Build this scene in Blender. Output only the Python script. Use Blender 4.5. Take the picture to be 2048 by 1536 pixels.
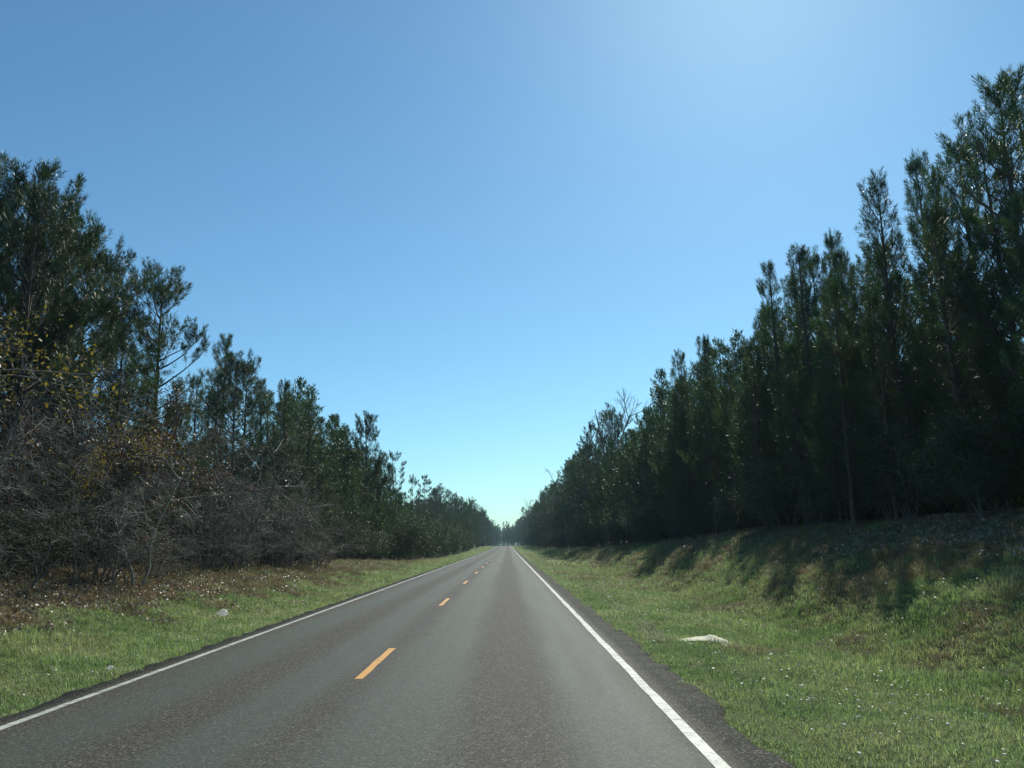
import bpy, math, random
import numpy as np
from mathutils import Matrix, Vector

for o in list(bpy.data.objects):
    bpy.data.objects.remove(o)
SC = bpy.context.scene
COL = SC.collection
rng = np.random.default_rng(7)
random.seed(7)
PI = math.pi

# ------------------------------------------------------------------ camera, sky, sun, exposure
FPX = 1656.0                       # focal length in pixels of a 2048 px wide frame
CAM_Z = 1.60
ROLL = math.radians(1.6)           # the car leans with the camber of its lane
_y = np.array([(1016 - 1024) / FPX, (768 - 1088) / FPX, 1.0]); _y /= np.linalg.norm(_y)
_u = np.array([0, 1.0, 0]); _u -= _y * _u.dot(_y); _u /= np.linalg.norm(_u)
_r = np.cross(_u, _y)
_U = _u * math.cos(ROLL) - _r * math.sin(ROLL)
_R = np.cross(_U, _y)
cam = bpy.data.cameras.new('camera')
cam.sensor_width = 36.0
cam.lens = FPX / 2048 * 36.0
cam.clip_start = 0.1
cam.clip_end = 6000
cam_o = bpy.data.objects.new('camera', cam)
COL.objects.link(cam_o)
# columns: camera right / up / back expressed in world axes
right = Vector((_R[0], _y[0], _U[0])); up = Vector((_R[1], _y[1], _U[1])); fwd = Vector((_R[2], _y[2], _U[2]))
m = Matrix((right, up, -fwd)).transposed().to_4x4()
m.translation = (0, 0, CAM_Z)
cam_o.matrix_world = m
SC.camera = cam_o

SUN_EL = math.radians(38.5)
SUN_AZ = math.radians(19.5)          # to the right of the driving direction (+Y)
w = bpy.data.worlds.new('World')
SC.world = w
w.use_nodes = True
nt = w.node_tree
bg = nt.nodes['Background']
sky = nt.nodes.new('ShaderNodeTexSky')
sky.sky_type = 'NISHITA'
sky.sun_disc = False
sky.sun_elevation = SUN_EL
sky.sun_rotation = SUN_AZ
sky.altitude = 60
sky.air_density = 1.0
sky.dust_density = 0.25
sky.ozone_density = 1.0
wb = nt.nodes.new('ShaderNodeMix'); wb.data_type = 'RGBA'; wb.blend_type = 'MULTIPLY'; wb.inputs[0].default_value = 1.0
wb.inputs[7].default_value = (0.64, 1.02, 1.16, 1)      # the camera's cool white balance
nt.links.new(sky.outputs[0], wb.inputs[6])
nt.links.new(wb.outputs[2], bg.inputs[0])
bg.inputs[1].default_value = 0.099

sl = bpy.data.lights.new('sun', 'SUN')
sl.energy = 4.6
sl.angle = math.radians(0.53)
sl.color = (1.0, 0.98, 0.84)
so = bpy.data.objects.new('sun', sl)
COL.objects.link(so)
sd = Vector((math.sin(SUN_AZ) * math.cos(SUN_EL), math.cos(SUN_AZ) * math.cos(SUN_EL), math.sin(SUN_EL)))
so.rotation_euler = sd.to_track_quat('Z', 'Y').to_euler()
so.location = sd * 200

SC.view_settings.view_transform = 'Standard'
SC.view_settings.look = 'None'
SC.view_settings.exposure = 0.0
SC.view_settings.gamma = 1.0
SC.view_settings.use_curve_mapping = False
SC.cycles.max_bounces = 6
SC.cycles.diffuse_bounces = 3
SC.cycles.transmission_bounces = 4
SC.cycles.volume_bounces = 0

# ------------------------------------------------------------------ terrain functions
CENTRE, LINE_R, LINE_L = -1.90, 1.54, -5.12
EDGE_R, EDGE_L = 2.05, -5.55


def road_profile(Y):
    return np.interp(Y, [-60, 150, 250, 350, 420, 520, 700, 1200, 4000], [0, 0, 0.25, 0.72, 0.75, 0.3, -1.0, -2, -2])


def vnoise(x, y, seed=0, s=1.0):
    """cheap smooth value noise"""
    x = np.asarray(x, float) * s; y = np.asarray(y, float) * s
    xi = np.floor(x).astype(np.int64); yi = np.floor(y).astype(np.int64)
    fx = x - xi; fy = y - yi
    fx = fx * fx * (3 - 2 * fx); fy = fy * fy * (3 - 2 * fy)

    def hsh(a, b):
        n = (a * 374761393 + b * 668265263 + seed * 974711) & 0x7fffffff
        n = ((n ^ (n >> 13)) * 1274126177) & 0x7fffffff
        return ((n ^ (n >> 16)) & 0xffff) / 65535.0
    return (hsh(xi, yi) * (1 - fx) * (1 - fy) + hsh(xi + 1, yi) * fx * (1 - fy)
            + hsh(xi, yi + 1) * (1 - fx) * fy + hsh(xi + 1, yi + 1) * fx * fy)


def ground_z(X, Y):
    X = np.asarray(X, float); Y = np.asarray(Y, float)
    X, Y = np.broadcast_arrays(X, Y)
    base = road_profile(Y)
    # right side: verge, ditch, bank
    ditch = np.interp(X, [2.0, 3.2, 4.5, 6.0, 7.0, 8.2], [-0.13, -0.20, -0.32, -0.52, -0.42, 0.0])
    bank = np.interp(X, [6.4, 7.4, 8.4, 10.0, 12.0, 15.0, 25.0, 80.0], [0, 0.16, 0.55, 1.22, 1.82, 2.1, 2.4, 3.0])
    aR = np.interp(Y, [-50, 45, 70, 120, 170, 240, 4000], [1, 1, 0.72, 0.45, 0.15, -0.1, -0.1])
    zr = ditch + bank * aR
    # left side: gentle slope up to the wood, falling to a hollow farther on
    aL = np.interp(Y, [-50, 20, 35, 63, 85, 112, 200, 320, 4000], [1.3, 1.25, 1.05, 0.72, 0.2, -0.3, -0.2, 0.05, 0.1])
    bl = np.interp(-X, [5.5, 6.5, 7.6, 9.0, 12.0, 16.0, 30.0, 80.0], [0, 0, 0.06, 0.32, 1.0, 1.25, 1.4, 1.8])
    vl = np.interp(-X, [5.4, 6.3, 7.4, 9.0], [-0.14, -0.17, -0.17, -0.05])
    zl = vl + bl * aL
    flat = np.full_like(X, -0.15)
    z = np.where(X > 2.0, zr, np.where(X < -5.4, zl, flat))
    off = np.clip((np.abs(X - CENTRE) - 4.0) / 2.0, 0, 1)
    z = z + off * ((vnoise(X, Y, 3, 0.9) - 0.5) * 0.10 + (vnoise(X, Y, 5, 0.3) - 0.5) * 0.16)
    return z + base


def gz(x, y):
    return float(ground_z(x, y))


def road_z(X, Y):
    return road_profile(Y) - 0.02 * np.abs(np.asarray(X, float) - CENTRE)


# ------------------------------------------------------------------ mesh helpers
class MB:
    def __init__(self):
        self.V = []; self.F = []; self.M = []; self.n = 0

    def add(self, v, f, mat=0):
        v = np.asarray(v, float).reshape(-1, 3); f = np.asarray(f, np.int64)
        if f.size == 0:
            return
        f = f.reshape(-1, 3)
        self.V.append(v); self.F.append(f + self.n); self.M.append(np.full(len(f), mat)); self.n += len(v)

    def tube(self, pts, rad, k=5, mat=0, cap=True):
        pts = np.asarray(pts, float); rad = np.asarray(rad, float)
        n = len(pts)
        t = np.gradient(pts, axis=0); t /= (np.linalg.norm(t, axis=1, keepdims=True) + 1e-9)
        ref = np.array([0.31, 0.17, 0.93]) if abs(t[0][2]) < 0.9 else np.array([0.95, 0.2, 0.1])
        a = np.cross(t, ref); a /= (np.linalg.norm(a, axis=1, keepdims=True) + 1e-9)
        b = np.cross(t, a)
        ang = np.arange(k) * 2 * PI / k
        v = pts[:, None, :] + rad[:, None, None] * (np.cos(ang)[None, :, None] * a[:, None, :] + np.sin(ang)[None, :, None] * b[:, None, :])
        v = v.reshape(-1, 3)
        i = np.arange(n - 1)[:, None] * k; j = np.arange(k)[None, :]; j2 = (j + 1) % k
        q0 = i + j; q1 = i + j2; q2 = i + k + j2; q3 = i + k + j
        f = np.concatenate([np.stack([q0, q1, q2], -1).reshape(-1, 3), np.stack([q0, q2, q3], -1).reshape(-1, 3)])
        self.add(v, f, mat)

    def mesh(self, name, mats, smooth=False):
        V = np.concatenate(self.V) if self.V else np.zeros((0, 3)); F = np.concatenate(self.F); M = np.concatenate(self.M)
        me = bpy.data.meshes.new(name)
        me.vertices.add(len(V)); me.vertices.foreach_set('co', V.astype(np.float32).ravel())
        me.loops.add(F.size); me.loops.foreach_set('vertex_index', F.astype(np.int32).ravel())
        me.polygons.add(len(F))
        me.polygons.foreach_set('loop_start', (np.arange(len(F)) * 3).astype(np.int32))
        me.polygons.foreach_set('loop_total', np.full(len(F), 3, np.int32))
        for mm in mats:
            me.materials.append(mm)
        me.polygons.foreach_set('material_index', M.astype(np.int32))
        if smooth:
            me.polygons.foreach_set('use_smooth', np.ones(len(F), bool))
        me.update(calc_edges=True)
        me.validate()
        return me


def link(name, me, parent=None):
    o = bpy.data.objects.new(name, me)
    COL.objects.link(o)
    o.parent = parent
    return o


def tag(o, label=None, cat=None, group=None, kind=None):
    if label: o['label'] = label
    if cat: o['category'] = cat
    if group: o['group'] = group
    if kind: o['kind'] = kind
    return o


def grid_mesh(name, xs, ys, zf, mat, smooth=True):
    X, Y = np.meshgrid(xs, ys)
    Z = zf(X, Y)
    V = np.stack([X, Y, Z], -1).reshape(-1, 3)
    nx, ny = len(xs), len(ys)
    i = np.arange(ny - 1)[:, None] * nx; j = np.arange(nx - 1)[None, :]
    a = i + j; b = a + 1; c = a + nx + 1; d = a + nx
    F = np.concatenate([np.stack([a, b, c], -1).reshape(-1, 3), np.stack([a, c, d], -1).reshape(-1, 3)])
    mb = MB(); mb.add(V, F)
    return mb.mesh(name, [mat], smooth)


# ------------------------------------------------------------------ material helpers
class NT:
    def __init__(self, name):
        self.m = bpy.data.materials.new(name); self.m.use_nodes = True
        self.t = self.m.node_tree; self.t.nodes.clear()
        self.out = self.t.nodes.new('ShaderNodeOutputMaterial')

    def n(self, typ, **kw):
        nd = self.t.nodes.new(typ)
        for k, v in kw.items():
            if k.startswith('i_'):
                key = k[2:].replace('_', ' ')
                nd.inputs[key].default_value = v
            else:
                setattr(nd, k, v)
        return nd

    def l(self, a, b):
        self.t.links.new(a, b)

    def noise(self, vec, scale, detail=3, rough=0.55):
        nd = self.n('ShaderNodeTexNoise'); nd.inputs['Scale'].default_value = scale
        nd.inputs['Detail'].default_value = detail; nd.inputs['Roughness'].default_value = rough
        if vec is not None: self.l(vec, nd.inputs['Vector'])
        return nd.outputs['Fac']

    def ramp(self, fac, stops, interp='LINEAR'):
        nd = self.n('ShaderNodeValToRGB'); cr = nd.color_ramp; cr.interpolation = interp
        while len(cr.elements) < len(stops): cr.elements.new(0.5)
        for e, (p, c) in zip(cr.elements, stops):
            e.position = p; e.color = (c, c, c, 1) if isinstance(c, (int, float)) else (*c, 1)
        self.l(fac, nd.inputs[0])
        return nd.outputs[0]

    def mix(self, fac, a, b, blend='MIX'):
        nd = self.n('ShaderNodeMix', data_type='RGBA', blend_type=blend)
        for s, v in ((nd.inputs[0], fac), (nd.inputs[6], a), (nd.inputs[7], b)):
            if isinstance(v, (int, float)): s.default_value = v
            elif isinstance(v, tuple): s.default_value = (*v, 1)
            else: self.l(v, s)
        return nd.outputs[2]

    def math(self, op, a, b=None, c=None, clamp=False):
        nd = self.n('ShaderNodeMath', operation=op, use_clamp=clamp)
        for s, v in zip(nd.inputs, (a, b, c)):
            if v is None: continue
            if isinstance(v, (int, float)): s.default_value = v
            else: self.l(v, s)
        return nd.outputs[0]

    def pos(self):
        return self.n('ShaderNodeNewGeometry').outputs['Position']

    def obj(self):
        return self.n('ShaderNodeTexCoord').outputs['Object']

    def rand(self):
        return self.n('ShaderNodeObjectInfo').outputs['Random']

    def scalev(self, vec, s):
        nd = self.n('ShaderNodeMapping'); nd.inputs['Scale'].default_value = s
        self.l(vec, nd.inputs['Vector']); return nd.outputs[0]


def foliage_mat(name, stops, trans=0.3, rough=0.5, spec=0.4, nscale=1.3, hue_jit=0.25, tint=(1.2, 1.2, 0.75)):
    t = NT(name)
    p = t.pos()
    n1 = t.noise(p, nscale, 3)
    col = t.ramp(n1, stops)
    r = t.rand()
    br = t.math('MULTIPLY_ADD', r, hue_jit * 2, 1 - hue_jit)
    col = t.mix(1.0, col, t.n('ShaderNodeCombineColor').outputs[0], 'MULTIPLY') if False else col
    cc = t.n('ShaderNodeHueSaturation'); t.l(col, cc.inputs['Color']); t.l(br, cc.inputs['Value'])
    col = cc.outputs[0]
    b = t.n('ShaderNodeBsdfPrincipled'); t.l(col, b.inputs['Base Color'])
    b.inputs['Roughness'].default_value = rough; b.inputs['Specular IOR Level'].default_value = spec
    tr = t.n('ShaderNodeBsdfTranslucent')
    tc = t.mix(1.0, col, tint, 'MULTIPLY'); t.l(tc, tr.inputs['Color'])
    mx = t.n('ShaderNodeMixShader'); mx.inputs[0].default_value = trans
    t.l(b.outputs[0], mx.inputs[1]); t.l(tr.outputs[0], mx.inputs[2])
    t.l(mx.outputs[0], t.out.inputs['Surface'])
    return t.m


def bark_mat(name, a, b, scale=9, stretch=0.25, rough=0.85, bump=0.5):
    t = NT(name)
    p = t.scalev(t.obj(), (1, 1, stretch))
    n1 = t.noise(p, scale, 5, 0.65)
    col = t.ramp(n1, [(0.3, a), (0.7, b)])
    bs = t.n('ShaderNodeBsdfPrincipled'); t.l(col, bs.inputs['Base Color']); bs.inputs['Roughness'].default_value = rough
    bp = t.n('ShaderNodeBump'); bp.inputs['Strength'].default_value = bump; bp.inputs['Distance'].default_value = 0.02
    t.l(n1, bp.inputs['Height']); t.l(bp.outputs[0], bs.inputs['Normal'])
    t.l(bs.outputs[0], t.out.inputs['Surface'])
    return t.m


M = {}
M['needle'] = foliage_mat('pine_needles', [(0.3, (0.030, 0.060, 0.024)), (0.55, (0.050, 0.090, 0.034)), (0.75, (0.090, 0.125, 0.050))], trans=0.36, rough=0.42, spec=0.5)
M['needle_far'] = foliage_mat('pine_needles_mature', [(0.3, (0.034, 0.060, 0.028)), (0.6, (0.055, 0.088, 0.038)), (0.8, (0.085, 0.11, 0.045))], trans=0.25, rough=0.45, spec=0.45, nscale=0.7)
M['needle_bright'] = foliage_mat('pine_needles_fresh', [(0.3, (0.045, 0.09, 0.02)), (0.7, (0.10, 0.15, 0.035))], trans=0.35)
M['pine_bark'] = bark_mat('pine_bark', (0.045, 0.035, 0.028), (0.15, 0.105, 0.075))
M['grey_bark'] = bark_mat('grey_bark', (0.070, 0.066, 0.054), (0.195, 0.188, 0.160), 14)
M['pale_bark'] = bark_mat('pale_bark', (0.20, 0.19, 0.165), (0.40, 0.385, 0.345), 14)
M['leaf_green'] = foliage_mat('evergreen_leaves', [(0.3, (0.030, 0.058, 0.020)), (0.6, (0.055, 0.088, 0.030)), (0.8, (0.10, 0.12, 0.04))], trans=0.25, rough=0.5, spec=0.28, nscale=2.0)
M['leaf_rust'] = foliage_mat('dead_oak_leaves', [(0.3, (0.050, 0.026, 0.018)), (0.55, (0.095, 0.052, 0.034)), (0.75, (0.16, 0.105, 0.06))], trans=0.3, rough=0.45, spec=0.4, nscale=2.5, tint=(1.2, 0.9, 0.7))
M['leaf_yellow'] = foliage_mat('yellow_leaves', [(0.3, (0.16, 0.12, 0.02)), (0.7, (0.30, 0.23, 0.05))], trans=0.4, rough=0.45)
M['grass'] = foliage_mat('grass_blades', [(0.30, (0.150, 0.240, 0.092)), (0.48, (0.250, 0.325, 0.145)), (0.66, (0.370, 0.385, 0.215))], trans=0.52, rough=0.45, spec=0.4, nscale=0.55, hue_jit=0.32, tint=(1.12, 1.2, 0.85))
M['grass_dry'] = foliage_mat('dry_grass_blades', [(0.3, (0.15, 0.125, 0.07)), (0.55, (0.27, 0.23, 0.13)), (0.75, (0.20, 0.15, 0.09))], trans=0.35, rough=0.6, spec=0.2, nscale=0.9, tint=(1.1, 1.0, 0.8))
M['grass_pale'] = foliage_mat('flattened_pale_grass', [(0.3, (0.24, 0.26, 0.13)), (0.7, (0.40, 0.41, 0.24))], trans=0.3, rough=0.6, spec=0.2, nscale=3.0, tint=(1.1, 1.1, 0.9))
M['litter'] = foliage_mat('dead_leaf_litter', [(0.28, (0.15, 0.120, 0.085)), (0.5, (0.29, 0.245, 0.175)), (0.72, (0.47, 0.42, 0.33))], trans=0.2, rough=0.42, spec=0.45, nscale=14.0, tint=(1.1, 0.9, 0.7), hue_jit=0.4)


def flat_mat(name, col, rough=0.7, var=0.12, scale=20, trans=0.0):
    t = NT(name)
    n1 = t.noise(t.pos(), scale, 3)
    c = t.ramp(n1, [(0.3, tuple(x * (1 - var) for x in col)), (0.7, tuple(min(1, x * (1 + var)) for x in col))])
    b = t.n('ShaderNodeBsdfPrincipled'); t.l(c, b.inputs['Base Color']); b.inputs['Roughness'].default_value = rough
    if trans:
        tr = t.n('ShaderNodeBsdfTranslucent'); t.l(c, tr.inputs['Color'])
        mx = t.n('ShaderNodeMixShader'); mx.inputs[0].default_value = trans
        t.l(b.outputs[0], mx.inputs[1]); t.l(tr.outputs[0], mx.inputs[2]); t.l(mx.outputs[0], t.out.inputs['Surface'])
    else:
        t.l(b.outputs[0], t.out.inputs['Surface'])
    return t.m


M['petal'] = flat_mat('white_petals', (0.86, 0.83, 0.70), 0.6, 0.06, 30, 0.35)
M['plastic'] = flat_mat('white_plastic_film', (0.88, 0.87, 0.84), 0.35, 0.03, 30, 0.65)
M['sand'] = flat_mat('pale_sand', (0.80, 0.75, 0.55), 0.9, 0.12, 40)
M['black_post'] = flat_mat('dark_plastic', (0.03, 0.03, 0.032), 0.5, 0.2, 30)
M['rubber'] = flat_mat('rubber_scuff', (0.062, 0.066, 0.064), 0.8, 0.3, 60)


def ground_material():
    t = NT('verge_soil')
    p = t.pos()
    sx = t.n('ShaderNodeSeparateXYZ'); t.l(p, sx.inputs[0])
    big = t.noise(p, 0.5, 4)
    fine = t.noise(p, 22, 5, 0.7)
    green = t.ramp(fine, [(0.3, (0.055, 0.080, 0.026)), (0.55, (0.105, 0.130, 0.045)), (0.75, (0.16, 0.17, 0.075))])
    brown = t.ramp(fine, [(0.3, (0.045, 0.038, 0.026)), (0.55, (0.11, 0.092, 0.062)), (0.75, (0.21, 0.18, 0.125))])
    # brown toward the wood on the left, patches on the right bank
    l1 = t.math('MULTIPLY_ADD', sx.outputs[0], -0.45, -3.6)           # 0 at X=-8, 1 at X=-10.2
    l1 = t.math('ADD', l1, t.math('MULTIPLY_ADD', big, 3.0, -1.5), clamp=True)
    r1 = t.math('MULTIPLY_ADD', sx.outputs[0], 0.30, -2.3)
    r1 = t.math('ADD', r1, t.math('MULTIPLY_ADD', big, 3.4, -1.9), clamp=True)
    col = t.mix(t.math('MAXIMUM', l1, r1), green, brown)
    b = t.n('ShaderNodeBsdfPrincipled'); t.l(col, b.inputs['Base Color']); b.inputs['Roughness'].default_value = 0.95
    b.inputs['Specular IOR Level'].default_value = 0.1
    bp = t.n('ShaderNodeBump'); bp.inputs['Strength'].default_value = 0.6; bp.inputs['Distance'].default_value = 0.04
    t.l(fine, bp.inputs['Height']); t.l(bp.outputs[0], b.inputs['Normal'])
    t.l(b.outputs[0], t.out.inputs['Surface'])
    return t.m


def road_material(dark=False):
    t = NT('old_chip_seal' if not dark else 'fresh_asphalt')
    p = t.pos()
    sx = t.n('ShaderNodeSeparateXYZ'); t.l(p, sx.inputs[0])
    # wander the bands a little along the road
    wn = t.noise(t.scalev(p, (0.5, 0.10, 1)), 1.0, 3)
    x = t.math('ADD', sx.outputs[0], t.math('MULTIPLY_ADD', wn, 0.5, -0.25))

    def band(c, wdt):
        d = t.math('ABSOLUTE', t.math('SUBTRACT', x, c))
        return t.math('SUBTRACT', 1.0, t.math('DIVIDE', d, wdt), clamp=True)
    paths = t.math('MAXIMUM', t.math('MAXIMUM', band(-1.12, 0.75), band(0.98, 0.70)), t.math('MAXIMUM', band(-2.55, 0.6), band(-4.25, 0.7)))
    paths = t.math('SMOOTH_MIN', t.math('MULTIPLY', paths, 1.7), 1.0, 0.2)
    streak = t.noise(t.scalev(p, (3.0, 0.12, 1)), 1.0, 4, 0.6)
    patch = t.noise(t.scalev(p, (0.9, 0.25, 1)), 1.0, 4, 0.6)
    fac = t.math('ADD', t.math('MULTIPLY', paths, 0.85), t.math('MULTIPLY_ADD', streak, 0.8, -0.42))
    fac = t.math('ADD', fac, t.math('MULTIPLY_ADD', patch, 0.6, -0.30), clamp=True)
    # stones
    vo = t.n('ShaderNodeTexVoronoi', feature='F1'); vo.inputs['Scale'].default_value = 70; t.l(p, vo.inputs['Vector'])
    stone = t.n('ShaderNodeSeparateColor'); t.l(vo.outputs['Color'], stone.inputs[0])
    sv = stone.outputs[0]
    fine = t.noise(p, 45, 4, 0.75)
    grav = t.ramp(sv, [(0.0, (0.016, 0.015, 0.012)), (0.35, (0.038, 0.032, 0.024)), (0.65, (0.074, 0.061, 0.046)), (0.88, (0.115, 0.099, 0.075)), (1.0, (0.27, 0.25, 0.20))])
    smooth = t.ramp(sv, [(0.0, (0.042, 0.052, 0.040)), (0.5, (0.066, 0.081, 0.062)), (0.85, (0.085, 0.101, 0.079)), (1.0, (0.17, 0.18, 0.15))])
    col = t.mix(fac, grav, smooth)
    col = t.mix(t.ramp(fine, [(0.35, 0.35), (0.6, 0.0)]), col, (0.05, 0.05, 0.05))
    # dark unworn seal outside the edge lines and tar seeping along the centre
    outer = t.math('MAXIMUM', t.math('MULTIPLY_ADD', sx.outputs[0], 6.0, -9.6, clamp=True), t.math('MULTIPLY_ADD', sx.outputs[0], -6.0, -31.2, clamp=True))
    shoulder = t.ramp(sv, [(0.0, (0.009, 0.010, 0.008)), (0.5, (0.023, 0.024, 0.020)), (0.85, (0.052, 0.053, 0.044)), (1.0, (0.20, 0.195, 0.165))])
    col = t.mix(t.math('MULTIPLY', outer, 0.92), col, shoulder)
    cen = t.math('MULTIPLY', band(-1.85, 0.35), t.ramp(t.noise(t.scalev(p, (1.2, 0.35, 1)), 1.0, 4), [(0.42, 0.0), (0.62, 0.75)]))
    col = t.mix(cen, col, (0.07, 0.072, 0.068))
    if dark:
        col = t.ramp(sv, [(0.0, (0.02, 0.02, 0.02)), (0.6, (0.045, 0.045, 0.045)), (1.0, (0.10, 0.10, 0.10))])
    b = t.n('ShaderNodeBsdfPrincipled'); t.l(col, b.inputs['Base Color'])
    rg = t.math('MULTIPLY_ADD', fac, -0.12, 0.78); t.l(rg, b.inputs['Roughness'])
    t.l(t.math('MULTIPLY_ADD', outer, -0.12, 0.18), b.inputs['Specular IOR Level'])
    bp = t.n('ShaderNodeBump'); bp.inputs['Strength'].default_value = 0.55; bp.inputs['Distance'].default_value = 0.006
    hgt = t.math('SUBTRACT', 1.0, vo.outputs['Distance']); t.l(hgt, bp.inputs['Height']); t.l(bp.outputs[0], b.inputs['Normal'])
    t.l(b.outputs[0], t.out.inputs['Surface'])
    return t.m


def paint_material(name, col, wear):
    t = NT(name)
    p = t.pos()
    n1 = t.noise(p, 55, 4, 0.7); n2 = t.noise(p, 6, 4, 0.6)
    c = t.ramp(n2, [(0.3, tuple(x * 0.82 for x in col)), (0.7, col)])
    wf = t.ramp(t.math('ADD', n1, t.math('MULTIPLY_ADD', n2, 0.5, -0.25)), [(wear - 0.05, 0.75), (wear + 0.06, 0.0)])
    c = t.mix(wf, c, (0.13, 0.12, 0.11))
    # crosswise cracks where the seal shows through
    n3 = t.noise(t.scalev(p, (1.5, 11.0, 1)), 1.0, 3, 0.6)
    c = t.mix(t.ramp(n3, [(0.36, 0.8), (0.42, 0.0)]), c, (0.10, 0.095, 0.085))
    b = t.n('ShaderNodeBsdfPrincipled'); t.l(c, b.inputs['Base Color']); b.inputs['Roughness'].default_value = 0.6
    bp = t.n('ShaderNodeBump'); bp.inputs['Strength'].default_value = 0.4; bp.inputs['Distance'].default_value = 0.005
    t.l(n1, bp.inputs['Height']); t.l(bp.outputs[0], b.inputs['Normal'])
    t.l(b.outputs[0], t.out.inputs['Surface'])
    return t.m


M['ground'] = ground_material()
M['road'] = road_material()
M['asphalt'] = road_material(True)
M['white_paint'] = paint_material('white_edge_paint', (0.60, 0.60, 0.52), 0.43)
M['yellow_paint'] = paint_material('yellow_centre_paint', (0.80, 0.36, 0.035), 0.36)

# ------------------------------------------------------------------ ground and road
xs = np.unique(np.concatenate([np.linspace(-1500, -60, 12), np.linspace(-60, -20, 21), np.linspace(-20, -5.5, 59), np.linspace(-5.5, 2.0, 9),
                               np.linspace(2.0, 20, 73), np.linspace(20, 60, 21), np.linspace(60, 1500, 12)]))
ys = np.unique(np.concatenate([np.linspace(-60, 0, 13), np.linspace(0, 60, 151), np.linspace(60, 160, 101), np.linspace(160, 700, 109), np.linspace(700, 3500, 20)]))
ground = tag(link('ground', grid_mesh('ground', xs, ys, ground_z, M['ground'])), kind='structure')

rys = np.unique(np.concatenate([np.linspace(-40, 60, 801), np.linspace(60, 160, 201), np.linspace(160, 640, 161)]))
el = EDGE_L + (vnoise(rys, rys * 0 + 3, 11, 0.9) - 0.5) * 0.10 + (vnoise(rys, rys * 0 + 9, 12, 2.9) - 0.5) * 0.15
er = EDGE_R + (vnoise(rys, rys * 0 + 5, 13, 0.9) - 0.5) * 0.16 + (vnoise(rys, rys * 0 + 8, 14, 2.9) - 0.5) * 0.24
inner = np.array([-5.2, -4.2, -3.0, CENTRE, -0.8, 0.4, 1.5])
cols = [el - 0.10, el] + [np.full_like(rys, v) for v in inner] + [er, er + 0.10]
RX = np.stack(cols, 1)
RY = np.repeat(rys[:, None], RX.shape[1], 1)
RZ = road_z(RX, RY)
RZ[:, 0] -= 0.12; RZ[:, -1] -= 0.12
nx = RX.shape[1]; ny = len(rys)
i = np.arange(ny - 1)[:, None] * nx; j = np.arange(nx - 1)[None, :]
a = i + j; b = a + 1; c = a + nx + 1; d = a + nx
mb = MB(); mb.add(np.stack([RX, RY, RZ], -1), np.concatenate([np.stack([a, b, c], -1).reshape(-1, 3), np.stack([a, c, d], -1).reshape(-1, 3)]))
road = tag(link('road', mb.mesh('road', [M['road']], False)), kind='structure')


def strip(name, x0, x1, ya, yb, mat, dz, step=2.0, wob=0.008, parent=road):
    n = max(3, int((yb - ya) / step) + 1)
    y = np.linspace(ya, yb, n)
    l = x0 + (vnoise(y, y * 0, 21, 2.0) - 0.5) * wob * 2
    r = x1 + (vnoise(y, y * 0 + 7, 22, 2.0) - 0.5) * wob * 2
    V = np.concatenate([np.stack([l, y, road_z(l, y) + dz], 1), np.stack([r, y, road_z(r, y) + dz], 1)])
    k = np.arange(n - 1)
    F = np.concatenate([np.stack([k, k + n, k + n + 1], 1), np.stack([k, k + n + 1, k + 1], 1)])
    q = MB(); q.add(V, F)
    return link(name, q.mesh(name, [mat], False), parent)


strip('edge_line', LINE_R - 0.055, LINE_R + 0.055, -30, 330, M['white_paint'], 0.004, 0.5)
strip('edge_line', LINE_L - 0.055, LINE_L + 0.055, -30, 330, M['white_paint'], 0.004, 0.5)
strip('edge_line', LINE_R - 0.06, LINE_R + 0.06, 332, 430, M['white_paint'], 0.010, 4)
strip('edge_line', LINE_L - 0.06, LINE_L + 0.06, 332, 430, M['white_paint'], 0.010, 4)
k = 0
y0 = 10.85 - 12.55
while y0 < 330:
    jit = random.uniform(-0.02, 0.02)
    strip('centre_dash', CENTRE - 0.055 + jit, CENTRE + 0.055 + jit, y0, y0 + 3.1, M['yellow_paint'], 0.004, 0.25, 0.010)
    y0 += 12.55
strip('asphalt_patch', LINE_L - 0.3, LINE_R + 0.3, 318, 420, M['asphalt'], 0.005, 4)
strip('centre_dash', CENTRE - 0.06, CENTRE + 0.06, 345, 352, M['white_paint'], 0.010, 1)

# rubber scuffs crossing the centre line
for (sx_, sy_, L_, wd, an) in [(-1.70, 16.1, 0.55, 0.05, 0.10), (-1.72, 17.9, 0.42, 0.04, 0.05), (-1.66, 18.7, 0.5, 0.04, 0.12), (-1.60, 21.6, 0.5, 0.05, 0.08)]:
    q = MB(); s = np.linspace(-0.5, 0.5, 9)
    px_ = sx_ + s * L_; py_ = sy_ + np.sin(s * 2.2) * an
    hw = wd * (1 - (2 * s) ** 2) * 0.5 + 0.004
    V = np.concatenate([np.stack([px_, py_ - hw, road_z(px_, py_) + 0.003], 1), np.stack([px_, py_ + hw, road_z(px_, py_) + 0.003], 1)])
    kk = np.arange(8); F = np.concatenate([np.stack([kk, kk + 1, kk + 10], 1), np.stack([kk, kk + 10, kk + 9], 1)])
    q.add(V, F); link('tyre_scuff', q.mesh('tyre_scuff', [M['rubber']]), road)

# ------------------------------------------------------------------ tree builders
def unit(v):
    return v / (np.linalg.norm(v, axis=-1, keepdims=True) + 1e-9)


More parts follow.
